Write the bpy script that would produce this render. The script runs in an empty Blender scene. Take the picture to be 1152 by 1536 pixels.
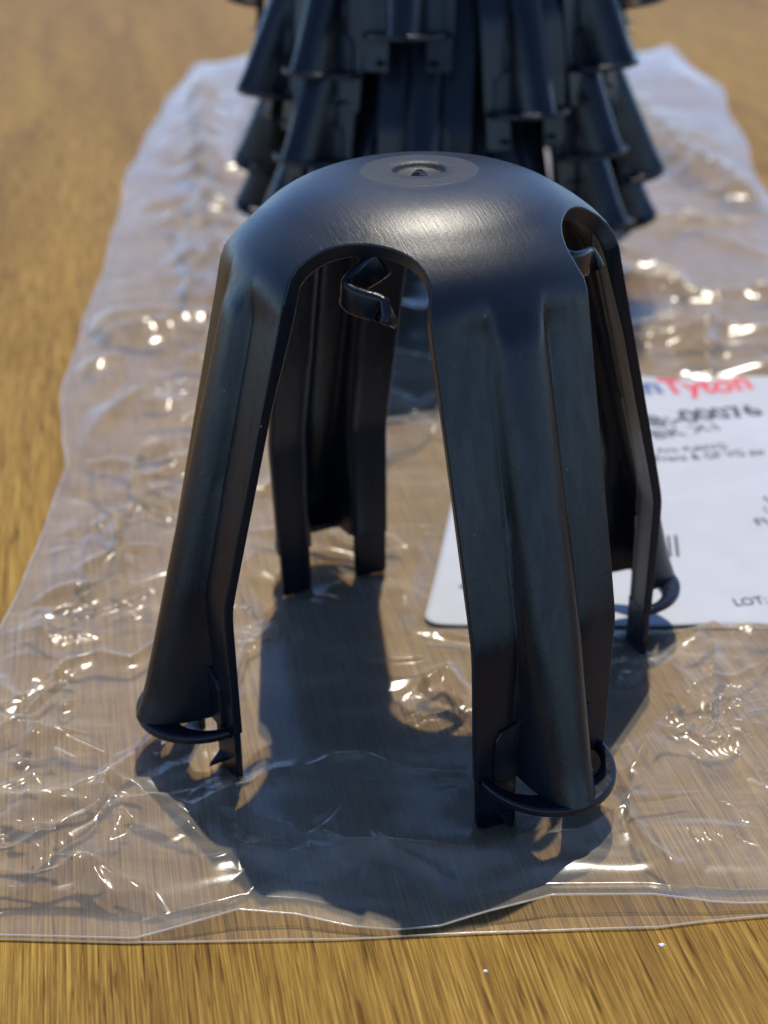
import bpy, math, random
import numpy as np
from mathutils import Vector, Matrix
R = math.radians
S = 0.01                      # all shapes below are written in centimetres
sc = bpy.context.scene
col = sc.collection

# ------------------------------------------------------------------ camera
F, CX, CY, CZ, PITCH, ROLL = 2267.9, -0.634, -21.907, 14.866, 0.48354, -0.02375
cd = bpy.data.cameras.new('camera')
cam = bpy.data.objects.new('camera', cd); col.objects.link(cam)
fw = Vector((0, math.cos(PITCH), -math.sin(PITCH))); rt = Vector((1, 0, 0)); up = rt.cross(fw)
r2 = rt*math.cos(ROLL) + up*math.sin(ROLL); u2 = up*math.cos(ROLL) - rt*math.sin(ROLL)
M = Matrix((r2, u2, -fw)).transposed().to_4x4(); M.translation = Vector((CX, CY, CZ))*S
cam.matrix_world = M
cd.sensor_fit = 'VERTICAL'; cd.sensor_height = 36; cd.lens = F/1536*36
cd.clip_start = 0.01; cd.clip_end = 50
cd.dof.use_dof = True; cd.dof.focus_distance = 21.8*S; cd.dof.aperture_fstop = 20
sc.camera = cam

# ------------------------------------------------------------------ sky, sun, exposure
SUN_EL, SUN_AZ = 67.5, 10.0     # azimuth east of +Y (behind the objects, slightly right)
w = bpy.data.worlds.new("World"); sc.world = w; w.use_nodes = True
nt = w.node_tree; bg = nt.nodes['Background']
sky = nt.nodes.new('ShaderNodeTexSky'); sky.sky_type = 'NISHITA'; sky.sun_disc = False
sky.sun_elevation = R(SUN_EL); sky.sun_rotation = R(SUN_AZ); sky.altitude = 8000; sky.air_density = 1.3; sky.dust_density = 0.0; sky.ozone_density = 4.5
nt.links.new(sky.outputs[0], bg.inputs[0]); bg.inputs[1].default_value = 0.15
sl = bpy.data.lights.new('sun', 'SUN'); sl.energy = 2.0; sl.angle = R(0.5); sl.color = (1.0, 0.92, 0.78)
so = bpy.data.objects.new('sun', sl); col.objects.link(so)
sd = Vector((math.sin(R(SUN_AZ))*math.cos(R(SUN_EL)), math.cos(R(SUN_AZ))*math.cos(R(SUN_EL)), math.sin(R(SUN_EL))))
so.rotation_euler = sd.to_track_quat('Z', 'Y').to_euler(); so.location = (0.3, 0.6, 1.0)
sc.view_settings.view_transform = 'Standard'; sc.view_settings.look = 'None'
sc.view_settings.exposure = 1.15; sc.view_settings.gamma = 1.0
sc.cycles.transparent_max_bounces = 24; sc.cycles.max_bounces = 8
sc.cycles.caustics_reflective = False; sc.cycles.caustics_refractive = False
sc.cycles.sample_clamp_direct = 0; sc.cycles.sample_clamp_indirect = 6

# ------------------------------------------------------------------ helpers
def tag(o, label=None, cat=None, group=None, kind=None):
    for k, v in (('label', label), ('category', cat), ('group', group), ('kind', kind)):
        if v: o[k] = v
    return o
def empty(name, loc=(0, 0, 0), rz=0):
    o = bpy.data.objects.new(name, None); col.objects.link(o); o.empty_display_size = 0.01
    o.location = Vector(loc)*S; o.rotation_euler = (0, 0, rz); return o
def mesh_obj(name, verts, faces, m, parent=None, smooth=True, normals=None, scale=S):
    me = bpy.data.meshes.new(name)
    v = np.asarray(verts, dtype=np.float64)*scale
    if isinstance(faces, np.ndarray):
        n = len(faces); k = faces.shape[1]
        me.vertices.add(len(v)); me.vertices.foreach_set('co', v.astype(np.float32).ravel())
        me.loops.add(n*k); me.loops.foreach_set('vertex_index', faces.astype(np.int32).ravel())
        me.polygons.add(n); me.polygons.foreach_set('loop_start', (np.arange(n)*k).astype(np.int32))
        me.update(calc_edges=True)
    else:
        me.from_pydata([tuple(p) for p in v], [], faces)
    me.validate(); me.update()
    me.polygons.foreach_set('use_smooth', [smooth]*len(me.polygons))
    if normals is not None:
        me.normals_split_custom_set_from_vertices([tuple(n) for n in normals])
    if m: me.materials.append(m)
    o = bpy.data.objects.new(name, me); col.objects.link(o)
    if parent: o.parent = parent
    return o
def kids(o): return [c for c in bpy.data.objects if c.parent == o]
def grid_faces(nr, nc, off=0):
    i = np.arange(nr-1)[:, None]*nc + np.arange(nc-1)[None, :] + off
    return np.stack([i, i+1, i+nc+1, i+nc], -1).reshape(-1, 4)
def sweep(path, prof, upv=(0, 0, 1), closed_path=False):
    """prof: list of (side, up) points swept along a path in a horizontal-ish plane"""
    P = np.asarray(path, float); n = len(P); U = np.asarray(upv, float)
    T = np.gradient(P, axis=0); T /= np.linalg.norm(T, axis=1)[:, None]
    Sd = np.cross(T, U); Sd /= np.linalg.norm(Sd, axis=1)[:, None]
    Up = np.cross(Sd, T)
    pr = np.asarray(prof, float)
    if pr.ndim == 2: pr = np.repeat(pr[None], n, 0)
    V = P[:, None] + Sd[:, None]*pr[:, :, :1] + Up[:, None]*pr[:, :, 1:]
    m = pr.shape[1]; faces = []
    for i in range(n-1):
        for j in range(m):
            faces.append((i*m+j, i*m+(j+1) % m, (i+1)*m+(j+1) % m, (i+1)*m+j))
    faces.append(tuple(range(m))[::-1]); faces.append(tuple((n-1)*m+j for j in range(m)))
    return V.reshape(-1, 3), faces
def rrect(w_, h_, r_, k=3):
    out = []
    for cx, cy, a in ((w_/2-r_, h_/2-r_, 0), (-w_/2+r_, h_/2-r_, 90), (-w_/2+r_, -h_/2+r_, 180), (w_/2-r_, -h_/2+r_, 270)):
        for i in range(k+1):
            t = R(a+90*i/k); out.append((cx+r_*math.cos(t), cy+r_*math.sin(t)))
    return out
def spline(pts, n):
    P = np.asarray(pts, float); k = len(P)
    P = np.vstack([2*P[0]-P[1], P, 2*P[-1]-P[-2]]); out = []
    for t in np.linspace(0, k-1-1e-9, n):
        i = int(t); f = t-i; a, b, c, d = P[i:i+4]
        out.append(.5*((2*b)+(-a+c)*f+(2*a-5*b+4*c-d)*f*f+(-a+3*b-3*c+d)*f**3))
    return np.array(out)
# vectorised gradient noise
_rng = np.random.RandomState(7)
_perm = np.concatenate([_rng.permutation(512)]*3); _ga = _rng.rand(512)*2*np.pi
def noise(x, y, seed=0):
    x = x+seed*17.31; y = y+seed*9.77
    xi = np.floor(x).astype(int); yi = np.floor(y).astype(int); xf = x-xi; yf = y-yi
    def g(a, b, dx, dy):
        t = _ga[_perm[(_perm[a % 512]+b) % 512] % 512]; return np.cos(t)*dx+np.sin(t)*dy
    u = xf*xf*xf*(xf*(xf*6-15)+10); v = yf*yf*yf*(yf*(yf*6-15)+10)
    n0 = g(xi, yi, xf, yf)*(1-u)+g(xi+1, yi, xf-1, yf)*u
    n1 = g(xi, yi+1, xf, yf-1)*(1-u)+g(xi+1, yi+1, xf-1, yf-1)*u
    return (n0*(1-v)+n1*v)*1.5
def sstep(a, b, x):
    t = np.clip((x-a)/(b-a), 0, 1); return t*t*(3-2*t)

# ------------------------------------------------------------------ materials
def new_mat(name):
    m = bpy.data.materials.new(name); m.use_nodes = True; n = m.node_tree; n.nodes.clear()
    out = n.nodes.new('ShaderNodeOutputMaterial')
    return m, n, out
def N(n, t, **kw):
    nd = n.nodes.new(t)
    for k, v in kw.items():
        if k.startswith('_'): setattr(nd, k[1:], v)
        else: nd.inputs[k.replace('__', ' ')].default_value = v
    return nd
def ramp(n, src, stops):
    r = n.nodes.new('ShaderNodeValToRGB'); e = r.color_ramp.elements
    while len(e) < len(stops): e.new(0.5)
    for i, (p, c) in enumerate(stops):
        e[i].position = p; e[i].color = (c, c, c, 1) if not hasattr(c, '__len__') else (*c, 1)
    n.links.new(src, r.inputs[0]); return r.outputs[0]
def mapped(n, src, scale, rot=(0, 0, 0)):
    mp = n.nodes.new('ShaderNodeMapping'); mp.inputs['Scale'].default_value = scale; mp.inputs['Rotation'].default_value = rot
    n.links.new(src, mp.inputs[0]); return mp.outputs[0]
def mathn(n, op, a, b=None, c=None):
    m = n.nodes.new('ShaderNodeMath'); m.operation = op
    for i, v in enumerate((a, b, c)):
        if v is None: continue
        if isinstance(v, (int, float)): m.inputs[i].default_value = v
        else: n.links.new(v, m.inputs[i])
    return m.outputs[0]
def noise_t(n, vec, scale, detail=4, rough=.55, dist=0):
    t = N(n, 'ShaderNodeTexNoise', Scale=scale, Detail=detail, Roughness=rough, Distortion=dist)
    n.links.new(vec, t.inputs['Vector']); return t.outputs[0]

def black_plastic(name, kind):
    m, n, out = new_mat(name)
    tc = n.nodes.new('ShaderNodeTexCoord').outputs['Object']
    p = N(n, 'ShaderNodeBsdfPrincipled'); n.links.new(p.outputs[0], out.inputs[0])
    p.inputs['IOR'].default_value = 1.5; p.inputs['Specular IOR Level'].default_value = .5 if kind == 'dome' else .27    # dust specks: sparse voronoi dots
    vo = N(n, 'ShaderNodeTexVoronoi', Scale=520.0); n.links.new(tc, vo.inputs['Vector'])
    dot = mathn(n, 'LESS_THAN', vo.outputs['Distance'], 0.085)
    wn = N(n, 'ShaderNodeTexWhiteNoise'); n.links.new(vo.outputs['Color'], wn.inputs['Vector'])
    pick = mathn(n, 'GREATER_THAN', wn.outputs['Value'], 0.93 if kind == 'dome' else 0.9)
    dust = mathn(n, 'MULTIPLY', mathn(n, 'MULTIPLY', dot, pick), ramp(n, noise_t(n, tc, 70, 3), [(.48, 0.0), (.62, 1.0)]))
    mix = n.nodes.new('ShaderNodeMixRGB'); n.links.new(mathn(n, 'MULTIPLY', dust, 0.35), mix.inputs[0])
    base = ramp(n, noise_t(n, tc, 90, 5), [(0.3, (0.0035, 0.0050, 0.0085)), (0.75, (0.0055, 0.0075, 0.0120))])
    n.links.new(base, mix.inputs[1]); mix.inputs[2].default_value = (0.45, 0.45, 0.45, 1)
    n.links.new(mix.outputs[0], p.inputs['Base Color'])
    if kind == 'dome':
        # criss-crossing handling scratches over a matte moulded skin
        s1 = noise_t(n, mapped(n, tc, (220, 2300, 500), (0, 0, R(-32))), 1.0, 6, .7, .6)
        s2 = noise_t(n, mapped(n, tc, (260, 2800, 500), (0, 0, R(20))), 1.0, 5, .7, .5)
        s3 = noise_t(n, tc, 2600, 3, .6)
        patch = noise_t(n, tc, 55, 4, .6, .8)
        sm = mathn(n, 'ADD', mathn(n, 'MULTIPLY', s1, .8), mathn(n, 'MULTIPLY', s2, .6))
        sm = mathn(n, 'ADD', sm, mathn(n, 'MULTIPLY', s3, .35))
        rg = ramp(n, mathn(n, 'ADD', mathn(n, 'MULTIPLY', patch, .7), mathn(n, 'MULTIPLY', s1, .3)), [(0.3, 0.32), (0.7, 0.46)])
        # the matte eroded disc round the injection point; sun it catches painted as lighter colour
        sp = n.nodes.new('ShaderNodeSeparateXYZ'); n.links.new(tc, sp.inputs[0])
        rad = mathn(n, 'SQRT', mathn(n, 'ADD', mathn(n, 'POWER', mathn(n, 'ABSOLUTE', sp.outputs[0]), 2.0), mathn(n, 'POWER', mathn(n, 'ABSOLUTE', sp.outputs[1]), 2.0)))
        rad = mathn(n, 'ADD', rad, mathn(n, 'MULTIPLY', noise_t(n, tc, 500, 4), .0006))
        hub = mathn(n, 'LESS_THAN', rad, .0090)
        rg = mathn(n, 'ADD', rg, mathn(n, 'MULTIPLY', hub, .12))
        s3 = mathn(n, 'MULTIPLY', s3, mathn(n, 'ADD', mathn(n, 'MULTIPLY', hub, 1.6), 1.0))
        sm = mathn(n, 'ADD', sm, mathn(n, 'MULTIPLY', mathn(n, 'MULTIPLY', s3, hub), 1.0))
        m3 = n.nodes.new('ShaderNodeMixRGB'); n.links.new(mathn(n, 'MULTIPLY', hub, .45), m3.inputs[0]); n.links.new(mix.outputs[0], m3.inputs[1]); m3.inputs[2].default_value = (.013, .0125, .012, 1)
        n.links.new(m3.outputs[0], p.inputs['Base Color'])
        n.links.new(rg, p.inputs['Roughness'])
        # towards the legs the skin turns as smooth as theirs
        lo = n.nodes.new('ShaderNodeMapRange'); lo.interpolation_type = 'SMOOTHSTEP'; lo.inputs['From Min'].default_value = .0765; lo.inputs['From Max'].default_value = .084
        n.links.new(sp.outputs[2], lo.inputs['Value']); t_ = lo.outputs[0]
        pt = noise_t(n, mapped(n, tc, (500, 500, 14)), 1.0, 5, .65, .3)
        rl = ramp(n, pt, [(0.3, 0.20), (0.7, 0.36)])
        rg = mathn(n, 'ADD', mathn(n, 'MULTIPLY', rg, t_), mathn(n, 'MULTIPLY', rl, mathn(n, 'SUBTRACT', 1.0, t_)))
        n.links.new(rg, p.inputs['Roughness'])
        n.links.new(mathn(n, 'ADD', .27, mathn(n, 'MULTIPLY', t_, .23)), p.inputs['Specular IOR Level'])
        ls = noise_t(n, mapped(n, tc, (1500, 1500, 14)), 1.0, 5, .65, .1)
        sm = mathn(n, 'ADD', mathn(n, 'MULTIPLY', sm, t_), mathn(n, 'MULTIPLY', mathn(n, 'MULTIPLY', ls, .9), mathn(n, 'SUBTRACT', 1.0, t_)))
        b = N(n, 'ShaderNodeBump', Strength=0.6, Distance=0.00008); n.links.new(sm, b.inputs['Height'])
    else:
        s1 = noise_t(n, mapped(n, tc, (1500, 1500, 14)), 1.0, 5, .65, .1)
        s3 = noise_t(n, tc, 1800, 2, .6)
        pt = noise_t(n, mapped(n, tc, (500, 500, 14)), 1.0, 5, .65, .3)
        sm = mathn(n, 'ADD', mathn(n, 'MULTIPLY', s1, .8), mathn(n, 'MULTIPLY', s3, .35))
        rg = ramp(n, pt, [(0.3, 0.20), (0.7, 0.36)])
        n.links.new(rg, p.inputs['Roughness'])
        b = N(n, 'ShaderNodeBump', Strength=0.6, Distance=0.00009); n.links.new(sm, b.inputs['Height'])
    n.links.new(b.outputs[0], p.inputs['Normal'])
    return m
M_DOME = black_plastic('black_plastic_scuffed', 'dome')
M_LEG = black_plastic('black_plastic_drawn', 'leg')

def wood_mat():
    m, n, out = new_mat('honey_wood'); tc = mapped(n, n.nodes.new('ShaderNodeTexCoord').outputs['Object'], (1, 1, 1), (0, 0, R(-10.5)))
    p = N(n, 'ShaderNodeBsdfPrincipled'); n.links.new(p.outputs[0], out.inputs[0])
    warp = noise_t(n, tc, 9, 3)
    fine = noise_t(n, mapped(n, tc, (3000, 48, 1)), 1.0, 6, .72, .35)
    fine2 = noise_t(n, mapped(n, tc, (1200, 14, 1)), 1.0, 4, .6, .3)
    pores = noise_t(n, mapped(n, tc, (1500, 75, 1)), 1.0, 2, .5, .2)
    band = noise_t(n, mapped(n, tc, (34, 3.2, 1)), 1.0, 4, .55, .8)
    g = mathn(n, 'ADD', mathn(n, 'MULTIPLY', fine, .75), mathn(n, 'MULTIPLY', fine2, .25))
    g = mathn(n, 'ADD', mathn(n, 'MULTIPLY', g, .86), mathn(n, 'MULTIPLY', band, .18))
    c = ramp(n, g, [(0.38, (0.078, 0.038, 0.008)), (0.49, (0.180, 0.096, 0.016)), (0.58, (0.31, 0.182, 0.033)), (0.72, (0.50, 0.335, 0.078))])
    mx = n.nodes.new('ShaderNodeMixRGB'); mx.blend_type = 'MULTIPLY'
    n.links.new(ramp(n, pores, [(0.34, .75), (0.43, 0.0)]), mx.inputs[0]); n.links.new(c, mx.inputs[1]); mx.inputs[2].default_value = (.36, .27, .17, 1)
    n.links.new(mx.outputs[0], p.inputs['Base Color'])
    n.links.new(ramp(n, fine, [(0.3, .7), (0.7, .5)]), p.inputs['Roughness']); p.inputs['Specular IOR Level'].default_value = .10
    b = N(n, 'ShaderNodeBump', Strength=0.5, Distance=0.00015); n.links.new(g, b.inputs['Height']); n.links.new(b.outputs[0], p.inputs['Normal'])
    return m
M_WOOD = wood_mat()

def film_mat(name, haze, rough=0.10, edge=False):
    m, n, out = new_mat(name); tc = n.nodes.new('ShaderNodeTexCoord').outputs['Object']
    h1 = noise_t(n, tc, 420, 5, .65, .6); h2 = noise_t(n, mapped(n, tc, (60, 200, 60), (0, 0, R(35))), 1.0, 5, .7, 1.2)
    def crease(scale, wid, seed):
        q = N(n, 'ShaderNodeTexNoise', Scale=scale, Detail=2.5, Roughness=.55, Distortion=1.3); n.links.new(mapped(n, tc, (1, .8, 1), (0, 0, seed)), q.inputs['Vector'])
        a = mathn(n, 'ABSOLUTE', mathn(n, 'SUBTRACT', q.outputs[0], .5))
        return mathn(n, 'POWER', mathn(n, 'MAXIMUM', mathn(n, 'SUBTRACT', 1.0, mathn(n, 'DIVIDE', a, wid)), 0.0), 1.6)
    mask = ramp(n, noise_t(n, tc, 28, 2), [(0.55, 0.0), (0.70, 1.0)])
    cr = mathn(n, 'ADD', mathn(n, 'MULTIPLY', crease(55, .035, .4), .55), mathn(n, 'MULTIPLY', crease(130, .05, 1.7), .22))
    cr = mathn(n, 'MULTIPLY', cr, mask)
    hh = mathn(n, 'ADD', mathn(n, 'ADD', mathn(n, 'MULTIPLY', h1, .03), mathn(n, 'MULTIPLY', h2, .10)), cr)
    b = N(n, 'ShaderNodeBump', Strength=1.0, Distance=0.00040); n.links.new(hh, b.inputs['Height'])
    tr = N(n, 'ShaderNodeBsdfTransparent'); tr.inputs[0].default_value = (.95, .95, .955, 1)
    gl = N(n, 'ShaderNodeBsdfGlossy', Roughness=rough); gl.inputs[0].default_value = (1, 1, 1, 1)
    fr = N(n, 'ShaderNodeFresnel', IOR=1.5)
    for nd in (gl, fr): n.links.new(b.outputs[0], nd.inputs['Normal'])
    m1 = n.nodes.new('ShaderNodeMixShader')
    n.links.new(mathn(n, 'MINIMUM', mathn(n, 'MULTIPLY', fr.outputs[0], .75), 1.0), m1.inputs[0]); n.links.new(tr.outputs[0], m1.inputs[1]); n.links.new(gl.outputs[0], m1.inputs[2])
    df = N(n, 'ShaderNodeBsdfDiffuse'); df.inputs[0].default_value = (.88, .80, .65, 1)
    tl = N(n, 'ShaderNodeBsdfTranslucent'); tl.inputs[0].default_value = (.88, .80, .65, 1)
    md = N(n, 'ShaderNodeMixShader', Fac=.45); n.links.new(df.outputs[0], md.inputs[1]); n.links.new(tl.outputs[0], md.inputs[2])
    m2 = n.nodes.new('ShaderNodeMixShader')
    sc1 = noise_t(n, mapped(n, tc, (35, 110, 60), (0, 0, R(-20))), 1.0, 6, .65, 1.0)
    hz = ramp(n, sc1, [(0.30, haze*.55), (0.55, haze), (0.78, min(1, haze*2.1))])
    n.links.new(hz, m2.inputs[0]); n.links.new(m1.outputs[0], m2.inputs[1]); n.links.new(md.outputs[0], m2.inputs[2])
    n.links.new(m2.outputs[0], out.inputs[0])
    return m
M_FILM = film_mat('clear_film', 0.18, .19)
M_FILM2 = film_mat('clear_film_lower', 0.07, .25)
M_EDGE = film_mat('film_edge', 0.45, .12)
def simple(name, c, rough=.5, nz=None, spec=.5):
    m, n, out = new_mat(name); tc = n.nodes.new('ShaderNodeTexCoord').outputs['Object']
    p = N(n, 'ShaderNodeBsdfPrincipled', Roughness=rough); n.links.new(p.outputs[0], out.inputs[0])
    p.inputs['Specular IOR Level'].default_value = spec
    t = noise_t(n, tc, nz or 300, 4)
    n.links.new(ramp(n, t, [(0.3, tuple(x*.93 for x in c)), (0.7, c)]), p.inputs['Base Color'])
    b = N(n, 'ShaderNodeBump', Strength=0.2, Distance=0.0001); n.links.new(t, b.inputs['Height']); n.links.new(b.outputs[0], p.inputs['Normal'])
    return m
M_PAPER = simple('label_paper', (.44, .45, .47), .6, 120, .3)
M_INK = simple('ink_black', (.015, .015, .018), .5)
M_RED = simple('ink_red', (.62, .03, .04), .5)
M_NAVY = simple('ink_navy', (.03, .07, .22), .5)
M_CRUMB = simple('crumb_white', (.7, .7, .68), .5)

# ------------------------------------------------------------------ the table
TZ = -0.06
tv = []
for z in (TZ, TZ-3.0):
    for x, y in ((-70, -9.6), (70, -9.6), (70, 125), (-70, 125)): tv.append((x, y, z))
tb = mesh_obj('wooden_table', tv, [(0, 1, 2, 3), (7, 6, 5, 4), (0, 4, 5, 1), (1, 5, 6, 2), (2, 6, 7, 3), (3, 7, 4, 0)], M_WOOD, smooth=False)
tag(tb, kind='structure')

# ------------------------------------------------------------------ the moulded spacer cap
AR_H = 1.15                                   # height of the arch along the surface
PTS = [(0, 9.0), (.5, 9.0), (1.0, 8.985), (1.5, 8.89), (1.9, 8.74), (2.2, 8.57), (2.5, 8.37), (2.78, 8.12), (3.0, 7.78), (3.12, 7.35)]
_pp = spline(PTS, 400)
def flange_r(z):
    kr = 4.0
    # straight splay down to the kink at z = 3.15, vertical below, softened over +-0.3
    t = z-3.15
    return kr-0.2555*(0.5*(t+np.sqrt(t*t+0.03))) - 0.02*np.clip(-t, 0, 4)
_low = [(flange_r(z)+.165*min(1, max(0, (z-5)/2)), z) for z in np.linspace(7.2, 0.0, 300)]
PROF = np.array([tuple(p) for p in _pp]+_low)
_s = np.concatenate([[0], np.cumsum(np.linalg.norm(np.diff(PROF, axis=0), axis=1))])
def prof_at(s): return np.interp(s, _s, PROF[:, 0]), np.interp(s, _s, PROF[:, 1])
def s_of_z(z): return np.interp(-z, -PROF[:, 1], _s)
S0 = s_of_z(8.57); S1 = S0+AR_H
rows = list(np.concatenate([[.002, .06, .12, .2, .28, .335, .365, .39, .42, .6, .84, .875, .91], np.linspace(1.0, S0, 16)]))
i_arch = len(rows)-1
rows += [S0+AR_H*(1-math.cos(R(a))) for a in (5, 11, 18, 26, 34, 42, 51, 60, 70, 80, 90)]
i_leg = len(rows)-1
S2 = s_of_z(0.9)
rows += list(np.linspace(S1, S2, 54)[1:])
rows = np.array(rows); NR = len(rows)
U = np.linspace(-1, 1, 57); NU = len(U)
def surf(hub=True):
    r, z = prof_at(rows)
    P = np.zeros((NR, NU, 3))
    for i in range(NR):
        s = rows[i]; rr, zz = r[i], z[i]
        if s <= S0: half = math.pi/4; 
        else:
            q = min(1, (s-S0)/AR_H); ow = 1.13*math.sqrt(max(0, 1-(1-q)**2))
            half = math.pi/4-ow/rr
        # below the arch springing hold a straight leg
        wleg = np.interp(zz, [0.9, 3.15, 7.8], [1.10, 1.15, 1.20])
        f = float(sstep(S0+AR_H*.35, S1+.45, s))          # round shell -> flat flanges
        ang = U*half
        xr, xd = rr*np.cos(ang), rr*np.sin(ang)
        wd = rr*math.sin(half) if s < S1 else wleg
        if s < S1:
            g = float(sstep(S0+AR_H*.5, S1, s)); wd = wd*(1-g)+wleg*g
        fd = U*wd
        curved = np.sqrt(np.maximum(rr**2-fd**2, .01))
        flat = flange_r(zz)-0.10*(np.abs(fd)/1.15)**2+.03
        if s > S0+AR_H*.3:
            h = float(sstep(S0+AR_H*.3, S1, s)); xd = xd*(1-h)+fd*h; xr = np.sqrt(np.maximum(rr**2-xd**2, .01))
        xr = xr*(1-f)+flat*f
        # the half-round tube down the middle of the leg
        tr_ = 5.06-.296*(zz-.9)+.05*float(sstep(1.4, .8, zz))
        b = max(0, tr_-float(np.median(xr[NU//2-2:NU//2+3])))*float(sstep(8.1, 7.35, zz))
        hw = np.interp(zz, [0.8, 1.6, 3, 7.6], [.51, .50, .48, .43])
        e = np.clip(np.abs(xd)/hw, 0, 1)
        k = np.sqrt(np.maximum(0, 1-e**2.3))
        soft = .07*np.exp(-((np.abs(xd)-hw)/.10)**2)*(-.35)
        P[i, :, 0] = xr+b*k+soft*float(sstep(7.9, 7.2, zz)); P[i, :, 1] = xd; P[i, :, 2] = zz
        if hub:
            rad = rr; dz = 0
            if rad < .36: dz = -.10+.03*(rad/.36)**2
            elif rad < .42: dz = -.07*(1-(rad-.36)/.06)+.02*((rad-.36)/.06)
            elif rad < .86: dz = .010
            elif rad < .9: dz = .010*(1-(rad-.86)/.04)
            P[i, :, 2] += dz
    return P
def normals_of(P):
    du = np.gradient(P, axis=1); dv = np.gradient(P, axis=0)
    n = np.cross(du, dv); l = np.linalg.norm(n, axis=2)[..., None]; n = n/np.maximum(l, 1e-9)
    # make outward
    ref = P-np.array([0, 0, 3.0])*np.minimum(1, np.maximum(0, P[..., 2:3]/3)); ref[..., 2] = np.where(P[..., 2] > 7.5, 5, 0)
    sgn = np.sign(np.sum(n*ref, axis=2)); med = np.median(sgn[i_arch:]); return n*med
PO = surf(True); PB = surf(False)
NO_, NB = normals_of(PO), normals_of(PB)
for A_ in (NO_, NB): A_[0] = (0, 0, 1)
# at the seams between the four sectors of the dome, normals must agree: use symmetric ones
for A_ in (NO_, NB):
    for i in range(i_arch+1):
        for j, sg in ((0, -1), (NU-1, 1)):
            rad = np.array([math.cos(sg*math.pi/4), math.sin(sg*math.pi/4), 0]); nn = A_[i, j]
            v = rad*(nn@rad); v[2] = nn[2]; A_[i, j] = v/np.linalg.norm(v)
TH = np.full((NR, NU), .11)
edge_w = sstep(.86, .97, np.abs(U))[None, :]
rim = np.interp(rows, [S0-.25, S0, S1, S1+1.5, S2], [.11, .26, .26, .17, .15])[:, None]
TH = TH+(rim-.11)*edge_w*(rows[:, None] > S0-.26)
TH[:12] = .3
PI_ = PB-NB*TH[..., None]
def rotz(V, a):
    c, s_ = math.cos(a), math.sin(a); out = V.copy(); out[..., 0] = V[..., 0]*c-V[..., 1]*s_; out[..., 1] = V[..., 0]*s_+V[..., 1]*c; return out
class B:
    def __init__(s): s.v = []; s.n = []; s.f = []; s.c = 0
    def add(s, v, n, f):
        s.v.append(v.reshape(-1, 3)); s.n.append(n.reshape(-1, 3)); s.f.append(np.asarray(f)+s.c); s.c += v.reshape(-1, 3).shape[0]
    def grid(s, v, n, flip=False):
        f = grid_faces(v.shape[0], v.shape[1])
        s.add(v, n, f[:, ::-1] if flip else f)
    def rimstrip(s, p, np_, q, nq, flip):
        """rounded wall from outer edge p to inner edge q (arrays k x 3)"""
        t = q-p; wd = np.linalg.norm(t, axis=1)[:, None]
        tang = np.gradient(p, axis=0); out = np.cross(tang, np_); out /= np.maximum(np.linalg.norm(out, axis=1)[:, None], 1e-9)
        if flip: out = -out
        r_ = np.minimum(.035, wd*.3)
        rows_ = []; nrm = []
        for k, (a, o) in enumerate(((0, 0), (.12, .7), (.5, 1), (1, 1))):
            rows_.append(p+t/np.maximum(wd, 1e-6)*r_*a*1.3+out*r_*o); ang = (0, 45, 80, 90)[k]
            nrm.append(np_*math.cos(R(ang))+out*math.sin(R(ang)))
        for k, (a, o) in enumerate(((1, 1), (.5, 1), (.12, .7), (0, 0))):
            rows_.append(q-t/np.maximum(wd, 1e-6)*r_*a*1.3+out*r_*o); ang = (90, 80, 45, 0)[k]
            nrm.append(nq*math.cos(R(ang))+out*math.sin(R(ang)))
        s.grid(np.array(rows_), np.array(nrm), flip)
    def build(s, name, m, parent=None, origin=None):
        v = np.vstack(s.v); 
        if origin is not None: v = v-np.asarray(origin)
        f = np.vstack(s.f)
        # orient each face along its vertex normals
        n = np.vstack(s.n); c = np.cross(v[f[:, 2]]-v[f[:, 0]], v[f[:, 3]]-v[f[:, 1]]); d = np.sum(c*n[f[:, 0]], axis=1)
        f[d < 0] = f[d < 0][:, ::-1]
        return mesh_obj(name, v, f, m, parent, True, n)
def dome_part(parent):
    b = B()
    for k in range(4):
        a = k*math.pi/2
        b.grid(rotz(PO[:i_leg+1], a), rotz(NO_[:i_leg+1], a))
        b.grid(rotz(PI_[:i_leg+1], a), -rotz(NB[:i_leg+1], a), True)
        for j, fl in ((0, False), (NU-1, True)):
            sl_ = slice(i_arch, i_leg+1)
            b.rimstrip(rotz(PO[sl_, j], a), rotz(NO_[sl_, j], a), rotz(PI_[sl_, j], a), -rotz(NB[sl_, j], a), fl)
    return b.build('dome', M_DOME, parent)
PIV = np.array([2.86, 0, 7.6])
def leg_part(parent):
    b = B(); sl_ = slice(i_leg, NR)
    b.grid(PO[sl_], NO_[sl_]); b.grid(PI_[sl_], -NB[sl_], True)
    for j, fl in ((0, False), (NU-1, True)):
        b.rimstrip(PO[sl_, j], NO_[sl_, j], PI_[sl_, j], -NB[sl_, j], fl)
    # bottom wall
    p, q = PO[-1], PI_[-1]; dn = np.tile([0, 0, -1.], (NU, 1))
    b.grid(np.array([p, q]), np.array([dn, dn]))
    return b.build('leg', M_LEG, parent, PIV)
def ring_part(parent):
    th = np.linspace(-math.pi/2-.02, math.pi/2+.02, 49)
    path = np.stack([3.93+1.09*np.sign(np.cos(th))*np.abs(np.cos(th))**1.0, 1.01*np.sin(th), .88-.04*np.cos(th)], -1)
    prs = []
    for t in th:
        c_ = max(0, math.cos(t)); win = .10+.34*c_**2.0; hh = .15
        q = np.array(rrect(1, hh, .045)); q[:, 0] = np.where(q[:, 0] > 0, .06+(q[:, 0]-.5), -win+(q[:, 0]+.5)); prs.append(q)
    prs = np.array(prs)
    v, f = sweep(path, prs)
    return mesh_obj('foot_ring', v-PIV, f, M_LEG, parent)
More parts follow.
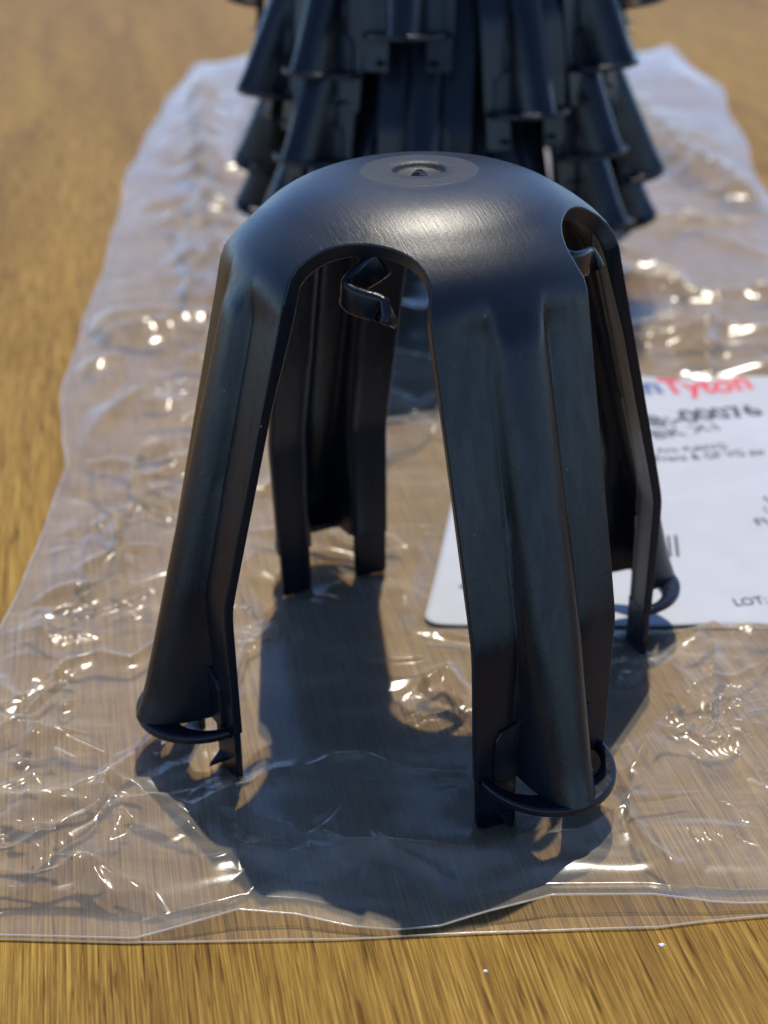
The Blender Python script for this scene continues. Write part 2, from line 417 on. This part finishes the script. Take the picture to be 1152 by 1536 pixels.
def tab_part(parent, sg):
    """flat foot tab with its pointed barb; a rounded plate with depth"""
    def plate(poly, r0, r1):
        k = len(poly); c = np.mean(poly, axis=0); V = []
        for (rr, ins) in ((r0, .0), (r0+.02, 1), (r1-.02, 1), (r1, .0)):
            for (d, z) in poly:
                dd, zz = (d, z) if ins else (d+(c[0]-d)*.04, z+(c[1]-z)*.03)
                V.append((rr-.10*(dd/1.15)**2+.03, sg*dd, zz))
        Fc = [tuple(range(k)), tuple(3*k+j for j in range(k))[::-1]]
        for l in range(3):
            for j in range(k): Fc.append((l*k+j, l*k+(j+1) % k, (l+1)*k+(j+1) % k, (l+1)*k+j))
        if sg > 0: Fc = [t[::-1] for t in Fc]
        return V, Fc
    V1, F1 = plate([(.47, .0), (1.02, .0), (1.07, .03), (1.09, .1), (1.10, .93), (.47, .93)], 3.835, 3.945)
    V2, F2 = plate([(.44, .9), (.86, .9), (.88, 1.0), (.86, 1.62), (.78, 1.76), (.50, 1.88), (.44, 1.9)], 3.90, 4.035)
    # barb: a wedge standing out of the tab
    c = [(3.90, .50, .30), (3.90, .80, .30), (4.17, .63, .14), (4.20, .68, .11), (3.90, .80, .22), (3.90, .50, .22)]
    V3 = [(a, sg*b_, z) for a, b_, z in c]; F3 = [(0, 1, 2), (1, 3, 2), (1, 4, 3), (5, 0, 2), (5, 2, 3), (5, 3, 4), (0, 5, 4, 1)]
    V = np.array(V1+V2+V3)-PIV; n1, n2 = len(V1), len(V2)
    Fc = F1+[tuple(i+n1 for i in t) for t in F2]+[tuple(i+n1+n2 for i in t) for t in F3]
    return mesh_obj('foot_tab', V, Fc, M_LEG, parent, False)
def hook_mesh(parent):
    """S-shaped ribbon under the crown of an arch; local x = out along the arch direction, y = sideways"""
    pts = [(1.98, -.02, 8.40), (2.12, -.22, 8.22), (2.32, -.30, 8.10), (2.43, -.18, 8.04), (2.49, .04, 8.01), (2.51, .24, 7.98), (2.58, .34, 7.94), (2.68, .36, 7.84), (2.78, .34, 7.70)]
    path = spline(pts, 48); prof = np.array(rrect(.15, .42, .07, 4)); k = np.linspace(0, 1, 48)
    prs = np.stack([prof*np.array([1, 1-.35*max(0, (t-.75)/.25)])+np.array([0, -.21]) for t in k])
    prs = np.stack([p_+np.array([0, 0]) for p_ in prs])
    v, f = sweep(path, prs); return mesh_obj('hook', v, f, M_LEG, parent)
def make_cap(name):
    root = empty(name)
    dome_part(root)
    nub = []                                       # broken sprue nub in the hub hole
    g = []; rng = random.Random(3); V = []; k = 9
    for (z, rr) in ((8.88, .13), (8.94, .10), (8.975, .07), (9.0, .03)):
        for j in range(k):
            a = j*2*math.pi/k; q = rr*(1+rng.uniform(-.25, .25)); V.append((q*math.cos(a)+.02, q*math.sin(a), z+rng.uniform(-.015, .02)))
    Fc = [(l*k+j, l*k+(j+1) % k, (l+1)*k+(j+1) % k, (l+1)*k+j) for l in range(3) for j in range(k)]+[tuple(3*k+j for j in range(k))]
    mesh_obj('moulding_nub', V, Fc, M_DOME, root, False)
    lg = leg_part(root); ring_part(lg); tab_part(lg, 1); tab_part(lg, -1)
    lg.location = Vector(PIV)*S
    hk = hook_mesh(root); hk.rotation_euler.z = math.pi/4
    for k in range(1, 4):
        c = lg.copy(); col.objects.link(c); c.parent = root
        c.location = (PIV[0]*S*math.cos(k*math.pi/2), PIV[0]*S*math.sin(k*math.pi/2), PIV[2]*S); c.rotation_euler = (0, 0, k*math.pi/2)
        for ch in kids(lg): d = ch.copy(); col.objects.link(d); d.parent = c
        h = hk.copy(); col.objects.link(h); h.parent = root; h.rotation_euler.z = math.pi/4+k*math.pi/2
    return root
def copy_tree(o, parent=None):
    c = o.copy(); col.objects.link(c); c.parent = parent
    for ch in kids(o): copy_tree(ch, c)
    return c
A0 = 0.43787
cap = make_cap('spacer_cap')
cap.rotation_euler.z = A0-math.pi/2
cap.location = (0, 0, 0.0)
tag(cap, 'single black plastic four-legged domed cap standing in front on the clear bag', 'plastic cap')

# ---- the nested stack behind it: legs pushed apart by the caps below
STK = [(0.0, 20, 9.0, 'lowest cap of the black stack, its feet on the bag'),
       (1.2, -11, 8.5, 'second cap from the bottom of the black stack'),
       (2.5, -9, 8.2, 'fourth cap from the bottom of the black stack'),
       (1.85, 50, 8.2, 'third cap from the bottom of the black stack, a foot low at its right side'),
       (3.75, -42, 8.2, 'fifth cap up in the black stack, its foot rings low at left and right'),
       (5.1, 22, 8.0, 'sixth cap up in the black stack, its front foot just right of the centre'),
       (5.95, -41, 8.0, 'second cap from the top of the black stack, with feet at left and right'),
       (7.1, -12, 8.0, 'topmost cap of the black stack, its front foot above the single cap\'s dome')]
rs = random.Random(5)
for z, az, tilt, lab in STK:
    c = copy_tree(cap); c.location = Vector((1.25+rs.uniform(-.1, .1), 20.3+rs.uniform(-.1, .1), z))*S
    c.rotation_euler = (R(rs.uniform(-.8, .8)), R(rs.uniform(-.8, .8)), R(az)-math.pi/2)
    for ch in kids(c):
        if ch.name.startswith('leg'):
            k = ch.rotation_euler.z
            ch.rotation_euler = (0, R(-(tilt+rs.uniform(-.8, .8))), k+R(rs.uniform(-1.5, 1.5)))
    tag(c, lab, 'plastic cap', 'nested stack of black caps')

# ------------------------------------------------------------------ label surface
def lab_z(x, y):
    far = sstep(3.2, 6.5, y)
    return 0.03+0.10*far+0.10*far*np.sin(x*.75+y*.35+.6)+.06*far*np.sin(y*1.3-x*.5)+.12*sstep(5.2, 8.5, x)*far+.015*np.sin(x*2.2+y*1.1)+.018*(noise(x/.9+y*.25, y/.7, 40))+.05*far*np.abs(noise(x/2.1, y/1.6, 41))

LQ = [(0.02, 1.85), (10.3, 1.35), (12.2, 12.7), (1.95, 13.0)]   # corners of the printed label
def lab_xy(u, v):
    a, b, c, d = map(np.array, LQ); u = u[..., None]; v = v[..., None]
    return a*(1-u)*(1-v)+b*u*(1-v)+c*u*v+d*(1-u)*v
def in_label(x, y, pad):
    # signed-ish distance inside the quad
    ins = np.full(x.shape, 9.0)
    for i in range(4):
        p, q = np.array(LQ[i]), np.array(LQ[(i+1) % 4]); e = (q-p)/np.linalg.norm(q-p)
        ins = np.minimum(ins, e[0]*(y-p[1])-e[1]*(x-p[0]))
    return sstep(-pad, 0, ins)

# ------------------------------------------------------------------ the bag
def left_x(y): return np.interp(y, [-6.3, 2.2, 5, 9, 14, 19.6, 26.6, 34, 46, 55], [-8.6, -7.85, -7.66, -7.85, -8.75, -8.95, -9.3, -9.9, -9.85, -9.3])+.05*np.sin(y*.9)+.02*np.sin(y*2.3)
def right_x(y): return np.interp(y, [-6.3, 5, 28.7, 46, 57], [9.2, 10.3, 12.75, 14.7, 14.0])+.12*np.sin(y*.7+1)
def low_y(x): return np.interp(x, [-9, -6.1, -4.3, -1.4, .6, 2.0, 3.0, 3.7, 4.6, 9], [-5.9, -6.02, -6.15, -6.18, -6.12, -6.10, -6.1, -6.0, -5.92, -5.8])
def up_y(x): return low_y(x)+np.interp(x, [-9, -4.2, -3.6, -2.8, -2.0, -1.2, -.6, 0, .7, 1.6, 3.0, 3.8, 4.6, 9], [.02, .03, .16, .36, .34, .16, .05, .08, .25, .42, .40, .22, .15, .15])
FEET = []
for k in range(4):
    a = A0+k*math.pi/2
    for d in (-.75, .75): FEET.append((3.95*math.sin(a)+d*math.cos(a), -3.95*math.cos(a)+d*math.sin(a)))
RIDGES = [  # polylines of raised creases: points, height, width
    ([(-3.2, -4.6), (-1.8, -4.25), (-.5, -4.5), (.8, -4.55), (2.0, -4.5), (3.0, -4.0), (3.3, -3.0), (3.9, -2.2), (5.5, -1.4)], .34, .22),
    ([(-7.8, -3.2), (-5.5, -3.0), (-3.8, -3.4), (-1.5, -2.4), (0.4, -2.9)], .18, .12),
    ([(-7.5, -5.2), (-6.2, -4.6), (-5.2, -3.6), (-4.6, -2.4)], .25, .13),
    ([(-6.8, -5.6), (-5.3, -4.7), (-4.2, -5.4)], .22, .12),
    ([(3.1, -4.1), (3.2, -5.0), (2.9, -5.9)], .20, .10),
    ([(-1.0, -4.0), (-.7, -4.6), (.2, -5.0)], .12, .10),
    ([(3.6, -2.6), (4.4, .3), (5.2, 1.0), (6.4, 1.35), (8.5, 1.2)], .30, .18),
    ([(4.1, -.9), (5.3, -.2), (6.5, .9)], .16, .1),
    ([(-8.2, 9.5), (-6.6, 8.5), (-5.4, 7.2), (-5.0, 5.8)], .30, .2),
    ([(-8.3, 16.6), (-6.5, 16.9), (-4.4, 16.4)], .55, .35),
    ([(-7.2, 27.5), (-6.3, 23.0), (-5.8, 18.5)], .6, .3),
    ([(-6.0, 27.0), (-5.3, 22.0), (-5.6, 18)], .5, .25),
    ([(-8.7, 50), (-7.6, 40), (-6.6, 31), (-6.8, 27.5)], .9, .5),
    ([(-5.8, 48), (-5.6, 39), (-5.4, 33)], .9, .4),
    ([(-6.9, 1.5), (-6.2, 4.2), (-5.8, 6.8)], .25, .12),
    ([(-7.3, -1.2), (-6.3, .6), (-5.0, .9), (-4.6, 2.6)], .22, .12),
    ([(-4.0, -1.5), (-3.4, .2), (-3.0, 1.9), (-3.3, 4.1)], .18, .12),
    ([(-.6, -1.0), (.4, -.1), (1.1, -.7), (.5, -1.9)], .22, .2),
    ([(10.0, 51), (9.6, 42), (9.9, 37), (11.0, 31), (11.9, 28), (13, 26)], 1.3, .5),
    ([(5.6, 22.5), (7.2, 19.5), (9.0, 18.4), (11, 19)], .6, .3),
    ([(4.6, 16.5), (6.5, 15.2), (8.5, 16.2), (11, 14.6)], .6, .25),
    ([(-2.0, 13.0), (0.2, 11.6), (1.4, 12.6), (1.9, 14.6)], .3, .2),
    ([(-3.0, 9.0), (-.5, 9.6), (.8, 10.4)], .25, .15),
    ([(-1.8, 17.2), (0, 18.4), (1.6, 17.6)], .3, .25),
]
def blob_s(x, y, cx, cy, rx, ry): return math.exp(-((x-cx)/rx)**2-((y-cy)/ry)**2)
def film_height(x, y):
    big = .5+.5*noise(x/4.2, y/5.5, 1); mid = noise(x/1.7, y/2.3, 2)
    wx = x+.45*noise(x/1.3, y/1.3, 3)+.05*noise(x/.4, y/.4, 8); wy = y+.45*noise(x/1.3, y/1.3, 4)+.05*noise(x/.4, y/.4, 9)
    act = np.clip(.10+.8*noise(x/3.0, y/3.4, 5), 0.02, 1.0)             # where the film is crumpled
    def blob(cx, cy, rx, ry): return np.exp(-((x-cx)/rx)**2-((y-cy)/ry)**2)
    act = act+1.5*blob(-6.2, -3.8, 2.2, 2.3)+1.2*blob(-6.3, 1.5, 1.6, 3.0)+1.0*blob(-6.2, 12, 2.2, 8)+.9*blob(7.5, 17, 4.5, 4)+.8*blob(.6, -1.2, 1.2, 1.2)+.7*blob(0, 14, 3, 3)+.6*blob(1.6, -4.9, 2.5, .5)
    act = act*(1-.75*blob(-1.6, 0, 1.9, 4.0))*(1-.6*blob(3.8, -4.0, 2.2, 1.6))
    fine = 0
    for i, (L_, a) in enumerate(((2.2, .20), (1.05, .10), (.5, .034), (.24, .008))):
        nn = noise(wx/L_+.3*wy/L_, wy/L_, 10+i)
        fine = fine+a*(1-np.abs(nn)*2.2)
    h = .08+.16*big+.03*mid+act*fine*.05
    # sharp creases between flat facets: tents that taper out along their length
    rc_ = np.random.RandomState(21); done = 0; tries = 0; tents = []
    for fx, fy in FEET:
        for q in range(4):
            an = rc_.uniform(0, 6.28); tents.append((fx+.55*math.cos(an), fy+.55*math.sin(an), .55+.4*rc_.rand(), an, .14, .035, .1))
    while done < 270 and tries < 12000:
        tries += 1
        px, py = rc_.uniform(-9, 12), rc_.uniform(-6, 9) if rc_.rand() < .6 else rc_.uniform(9, 42)
        p_ = .16+.9*blob_s(px, py, -6.0, -3.9, 1.9, 2.0)+.5*blob_s(px, py, -6.2, 2.0, 1.8, 4.0)+.5*blob_s(px, py, -6.2, 13, 2.4, 8)+.5*blob_s(px, py, 7.5, 17, 4.5, 5)+.15*blob_s(px, py, 6.5, -2, 2.2, 2.0)+.6*blob_s(px, py, .4, -1.0, .8, .8)+.4*blob_s(px, py, 0, 11, 3, 3)
        if blob_s(px, py, -1.8, 0, 1.6, 4.0) > .35: p_ *= .3
        if rc_.rand() > p_: continue
        done += 1; sc_ = 1 if py < 9 else 1.8
        L_ = (.25+1.7*rc_.rand()**2)*sc_; an = rc_.choice([.45, 2.3, 1.1, 0.05, 2.8])+rc_.normal()*.3; W_ = rc_.uniform(.14, .5)*sc_*(.6+.4*L_)
        tents.append((px, py, L_, an, W_, W_*rc_.uniform(.12, .50)*rc_.choice([1, 1, 1, -.8]), rc_.uniform(-.25, .25)/L_))
    for px, py, L_, an, W_, hh, cv in tents:
        bx_ = (np.abs(x-px) < L_+W_+.2) & (np.abs(y-py) < L_+W_+.2)
        if not bx_.any(): continue
        dx, dy = wx[bx_]*.15+x[bx_]*.85-px, wy[bx_]*.15+y[bx_]*.85-py
        t_ = dx*math.cos(an)+dy*math.sin(an); n_ = -dx*math.sin(an)+dy*math.cos(an)-cv*t_*t_
        wn = np.where(n_ > 0, W_, W_*.55)
        h[bx_] += hh*np.clip(1-np.sqrt(n_**2+.0004)/wn-np.maximum(0, np.abs(t_)/L_-.35)/.65, 0, 1)
    for pts, hh, wd in RIDGES:
        P = np.array(pts, float); best = np.full(x.shape, 1e9); tt = np.zeros(x.shape)
        box = (x > P[:, 0].min()-2) & (x < P[:, 0].max()+2) & (y > P[:, 1].min()-2) & (y < P[:, 1].max()+2)
        xx, yy = wx[box], wy[box]; bb = np.full(xx.shape, 1e9); al = np.zeros(xx.shape)
        for i in range(len(P)-1):
            p, q = P[i], P[i+1]; e = q-p; L2 = e@e
            t = np.clip(((xx-p[0])*e[0]+(yy-p[1])*e[1])/L2, 0, 1)
            d = np.hypot(xx-p[0]-t*e[0], yy-p[1]-t*e[1]); m_ = d < bb; bb = np.where(m_, d, bb); al = np.where(m_, i+t, al)
        fall = np.sin(np.clip((al+.12)/(len(P)-1+.24), 0, 1)*np.pi)**.5
        add = np.zeros(x.shape); add[box] = hh*.75*np.exp(-np.sqrt((bb/wd)**2+.015)+.12)*fall
        h = h+add
    return h
def press(x, y, h):
    m = np.ones(x.shape)
    for fx, fy in FEET: m = m*(1-np.exp(-(((x-fx)**2+(y-fy)**2)/.42)**1.0))
    for k in range(4):
        a = R(22)+k*math.pi/2; fx, fy = 1.2+5.0*math.sin(a), 20.3-5.0*math.cos(a); m = m*(1-np.exp(-((x-fx)**2+(y-fy)**2)/2.5))
    return h*m-.02*(1-m)
yy0 = np.concatenate([np.linspace(0, 1, 700)*19.0, 19.0+np.linspace(0, 1, 200)[1:]**1.1*43])   # distance from the front edge
xx0 = np.linspace(0, 1, 620)
def bag_grid(front, zfun, ys, xs):
    V_, U_ = np.meshgrid(ys, xs, indexing='ij')
    yb = V_-6.1
    X = left_x(yb)*(1-U_)+right_x(yb)*U_
    Y = yb+(front(X)+6.1)*np.exp(-V_/1.5)
    # ragged far end
    Y = Y+np.where(V_ > 50, (V_-50)/12*1.5*np.sin(X*.9), 0)
    return X, Y, V_, U_
X, Y, V_, U_ = bag_grid(up_y, None, yy0, xx0)
H = film_height(X, Y)
edge = np.minimum(np.minimum(sstep(0, 1.1, X-left_x(V_-6.1)), sstep(0, 1.1, right_x(V_-6.1)-X)), sstep(0, 2, 62-V_))
fe = .25+.75*sstep(0, .9, V_)
H = (H*edge*fe)+.02*(1-edge)
H = press(X, Y, H)
frontlift = np.interp(X, [-9, -4.2, -2.8, -1.2, 0, 1.6, 3.0, 4.2, 9], [.02, .03, .22, .05, .06, .24, .22, .08, .05])*np.exp(-(V_/.5)**2)
H = np.maximum(H*(1-np.exp(-(V_/.45)**2)), frontlift)
LZ = lab_z(X, Y); il = in_label(X, Y, .5)
fold = np.exp(-((Y-(1.55-.05*X))/.28)**2)
H = H*(1-il)+np.minimum(H, LZ-.05)*il
H = np.maximum(H, -.025)
Vt = np.stack([X, Y, H], -1).reshape(-1, 3)
bag = empty('plastic_bag', (0, 0, 0))
tag(bag, 'large crinkled clear plastic bag lying flat on the wooden table under the caps', 'plastic bag')
mesh_obj('upper_film', Vt, grid_faces(len(yy0), len(xx0)), M_FILM, bag)
ys = np.linspace(0, 61.5, 200); xs = np.linspace(0, 1, 90)
X2, Y2, V2, U2 = bag_grid(low_y, None, ys, xs)
H2 = TZ+.012+.012*(1+noise(X2/1.2, Y2/1.2, 30))
mesh_obj('lower_film', np.stack([X2, Y2, H2], -1).reshape(-1, 3), grid_faces(200, 90), M_FILM2, bag)
def bead(X_, Y_, Z_, r_, name):
    path = np.stack([X_, Y_, Z_], -1); prof = [(r_*math.cos(t), r_*math.sin(t)) for t in np.linspace(0, 2*math.pi, 7)[:-1]]
    v, f = sweep(path, prof); return mesh_obj(name, v, f, M_EDGE, bag)
bead(X[0], Y[0], H[0], .014, 'film_edge')
bead(X2[0], Y2[0], H2[0]+.012, .014, 'film_edge')
bead(X[:, 0], Y[:, 0], H[:, 0]+.0, .016, 'film_edge')
bead(X[:, -1], Y[:, -1], H[:, -1]+.0, .016, 'film_edge')

# ------------------------------------------------------------------ the printed label and its writing
uu, vv = np.meshgrid(np.linspace(0, 1, 90), np.linspace(0, 1, 90), indexing='xy')
# rounded corners: pull the corner points inwards
xy = lab_xy(uu, vv); rc = .35
def round_c(u, v):
    W_, H_ = 10.4, 11.3; x_, y_ = u*W_, v*H_
    cx = np.clip(x_, rc, W_-rc); cy = np.clip(y_, rc, H_-rc); dx, dy = x_-cx, y_-cy
    corner = (np.abs(dx) > 0) & (np.abs(dy) > 0)
    mx = np.maximum(np.abs(dx), np.abs(dy)); hy = np.hypot(dx, dy)+1e-9
    k = np.where(corner, mx/hy, 1); return (cx+dx*k)/W_, (cy+dy*k)/H_
uu2, vv2 = round_c(uu, vv); xy = lab_xy(uu2, vv2)
top = lab_z(xy[..., 0], xy[..., 1])
Pt = np.concatenate([xy, top[..., None]], -1).reshape(-1, 3); Pb = Pt-np.array([0, 0, .012])
gf = grid_faces(90, 90); n_ = 8100
ringi = list(range(0, 90))+list(range(179, 8100, 90))+list(range(8098, 8009, -1))+list(range(8010-90, 0, -90))
side = np.array([(ringi[i], ringi[i]+n_, ringi[(i+1) % len(ringi)]+n_, ringi[(i+1) % len(ringi)]) for i in range(len(ringi))])
lab = mesh_obj('label', np.vstack([Pt, Pb]), np.vstack([gf, gf[:, ::-1]+n_, side]), M_PAPER, bag)
def ray_ground(u, v):
    d = fw*F+r2*(u-576)-u2*(v-768); t = -CZ/d.z; return CX+d.x*t, CY+d.y*t
def text(s, p0, p1, cap_h, m, bold=.0, slant=0.0, name='lettering'):
    """lay a word on the label from p0 to p1 (cm on the table), cap height in cm"""
    cu = bpy.data.curves.new('txt', 'FONT'); cu.body = s; cu.size = 1; cu.offset = bold; cu.resolution_u = 3
    to = bpy.data.objects.new('txt', cu); col.objects.link(to)
    dg = bpy.context.evaluated_depsgraph_get(); me = bpy.data.meshes.new_from_object(to.evaluated_get(dg))
    bpy.data.objects.remove(to); bpy.data.curves.remove(cu)
    v = np.array([tuple(q.co) for q in me.vertices]); f = [tuple(p.vertices) for p in me.polygons]; bpy.data.meshes.remove(me)
    wd = v[:, 0].max()-v[:, 0].min(); v[:, 0] = (v[:, 0]-v[:, 0].min())/wd
    a, b = np.array(p0), np.array(p1); e = b-a; L_ = np.linalg.norm(e); nn = np.array([-e[1], e[0]])/L_
    hgt = v[:, 1]/.70*cap_h
    P = a+v[:, :1]*e+nn*hgt[:, None]+e/L_*(slant*hgt)[:, None]
    z = lab_z(P[:, 0], P[:, 1])+.006
    return mesh_obj(name, np.column_stack([P, z]), f, m, lab, False)
def g(u, v): return ray_ground(u, v)
PB_, PE_ = g(998, 600), g(1130, 590)
dv = (np.array(PE_)-np.array(PB_)); dv /= np.linalg.norm(dv)
text('Hellermann', tuple(np.array(PB_)-dv*4.55), tuple(np.array(PB_)-dv*.05), .85, M_NAVY, .03)
text('Tyton', PB_, PE_, .85, M_RED, .03)
text('8:-00076', g(980, 652), g(1147, 630), .72, M_INK, .025)
text('BK X1', g(984, 673), g(1080, 663), .52, M_INK, .012)
text('Art: KabiVG', g(985, 699), g(1090, 692), .30, M_INK, .01)
text('Franz & GF VG sw', g(985, 712), g(1148, 700), .30, M_INK, .01)
text('LOT: 2', g(1105, 911), g(1172, 904), .27, M_INK, .012)
text('FI', g(1136, 802), g(1152, 800), .27, M_INK, .01)
text('S', g(1149, 769), g(1156, 768), .25, M_INK, .01)
text('C', g(1149, 785), g(1156, 784), .25, M_INK, .01)
text('4', g(688, 884), g(695, 884), .18, M_INK, .02)
xb = 5.05; rb = random.Random(11); bx, bf = [], []
p_a = np.array(g(1019, 838)); ex = np.array([1, .045]); ey = np.array([.12, 1.0])
pos = 0
while pos < 3.4:
    wd = rb.choice((.035, .06, .09)); q = p_a-ex*pos
    for (a, b_) in ((0, 0), (-wd, 0), (-wd, .85), (0, .85)):
        pt = q+ex*a+ey*b_; bx.append((pt[0], pt[1], float(lab_z(np.array(pt[0]), np.array(pt[1])))+.008))
    bf.append(tuple(len(bx)-4+i for i in (0, 1, 2, 3))[::-1]); pos += wd+rb.choice((.04, .05, .09))
mesh_obj('barcode', bx, bf, M_INK, lab, False)

# ------------------------------------------------------------------ two crumbs on the table
def crumb(name, u, v, r_, seed, label):
    x, y = g(u, v); rg = random.Random(seed); V = []; k = 7
    for z, q in ((0, .9), (.35, 1.0), (.7, .6)):
        for j in range(k):
            a = j*2*math.pi/k; t = r_*q*rg.uniform(.7, 1.2); V.append((t*1.4*math.cos(a), t*math.sin(a), r_*z))
    Fc = [(l*k+j, l*k+(j+1) % k, (l+1)*k+(j+1) % k, (l+1)*k+j) for l in range(2) for j in range(k)]+[tuple(2*k+j for j in range(k)), tuple(range(k))[::-1]]
    o = mesh_obj(name, V, Fc, M_CRUMB, smooth=False); o.location = Vector((x, y, TZ))*S
    tag(o, label, 'crumb', 'crumbs on the table in front of the bag')
crumb('crumb', 993, 1413, .035, 1, 'larger white crumb on the wood just below the bag edge at right')
crumb('crumb', 728, 1452, .025, 2, 'smaller white crumb on the bare wood below the bag edge')
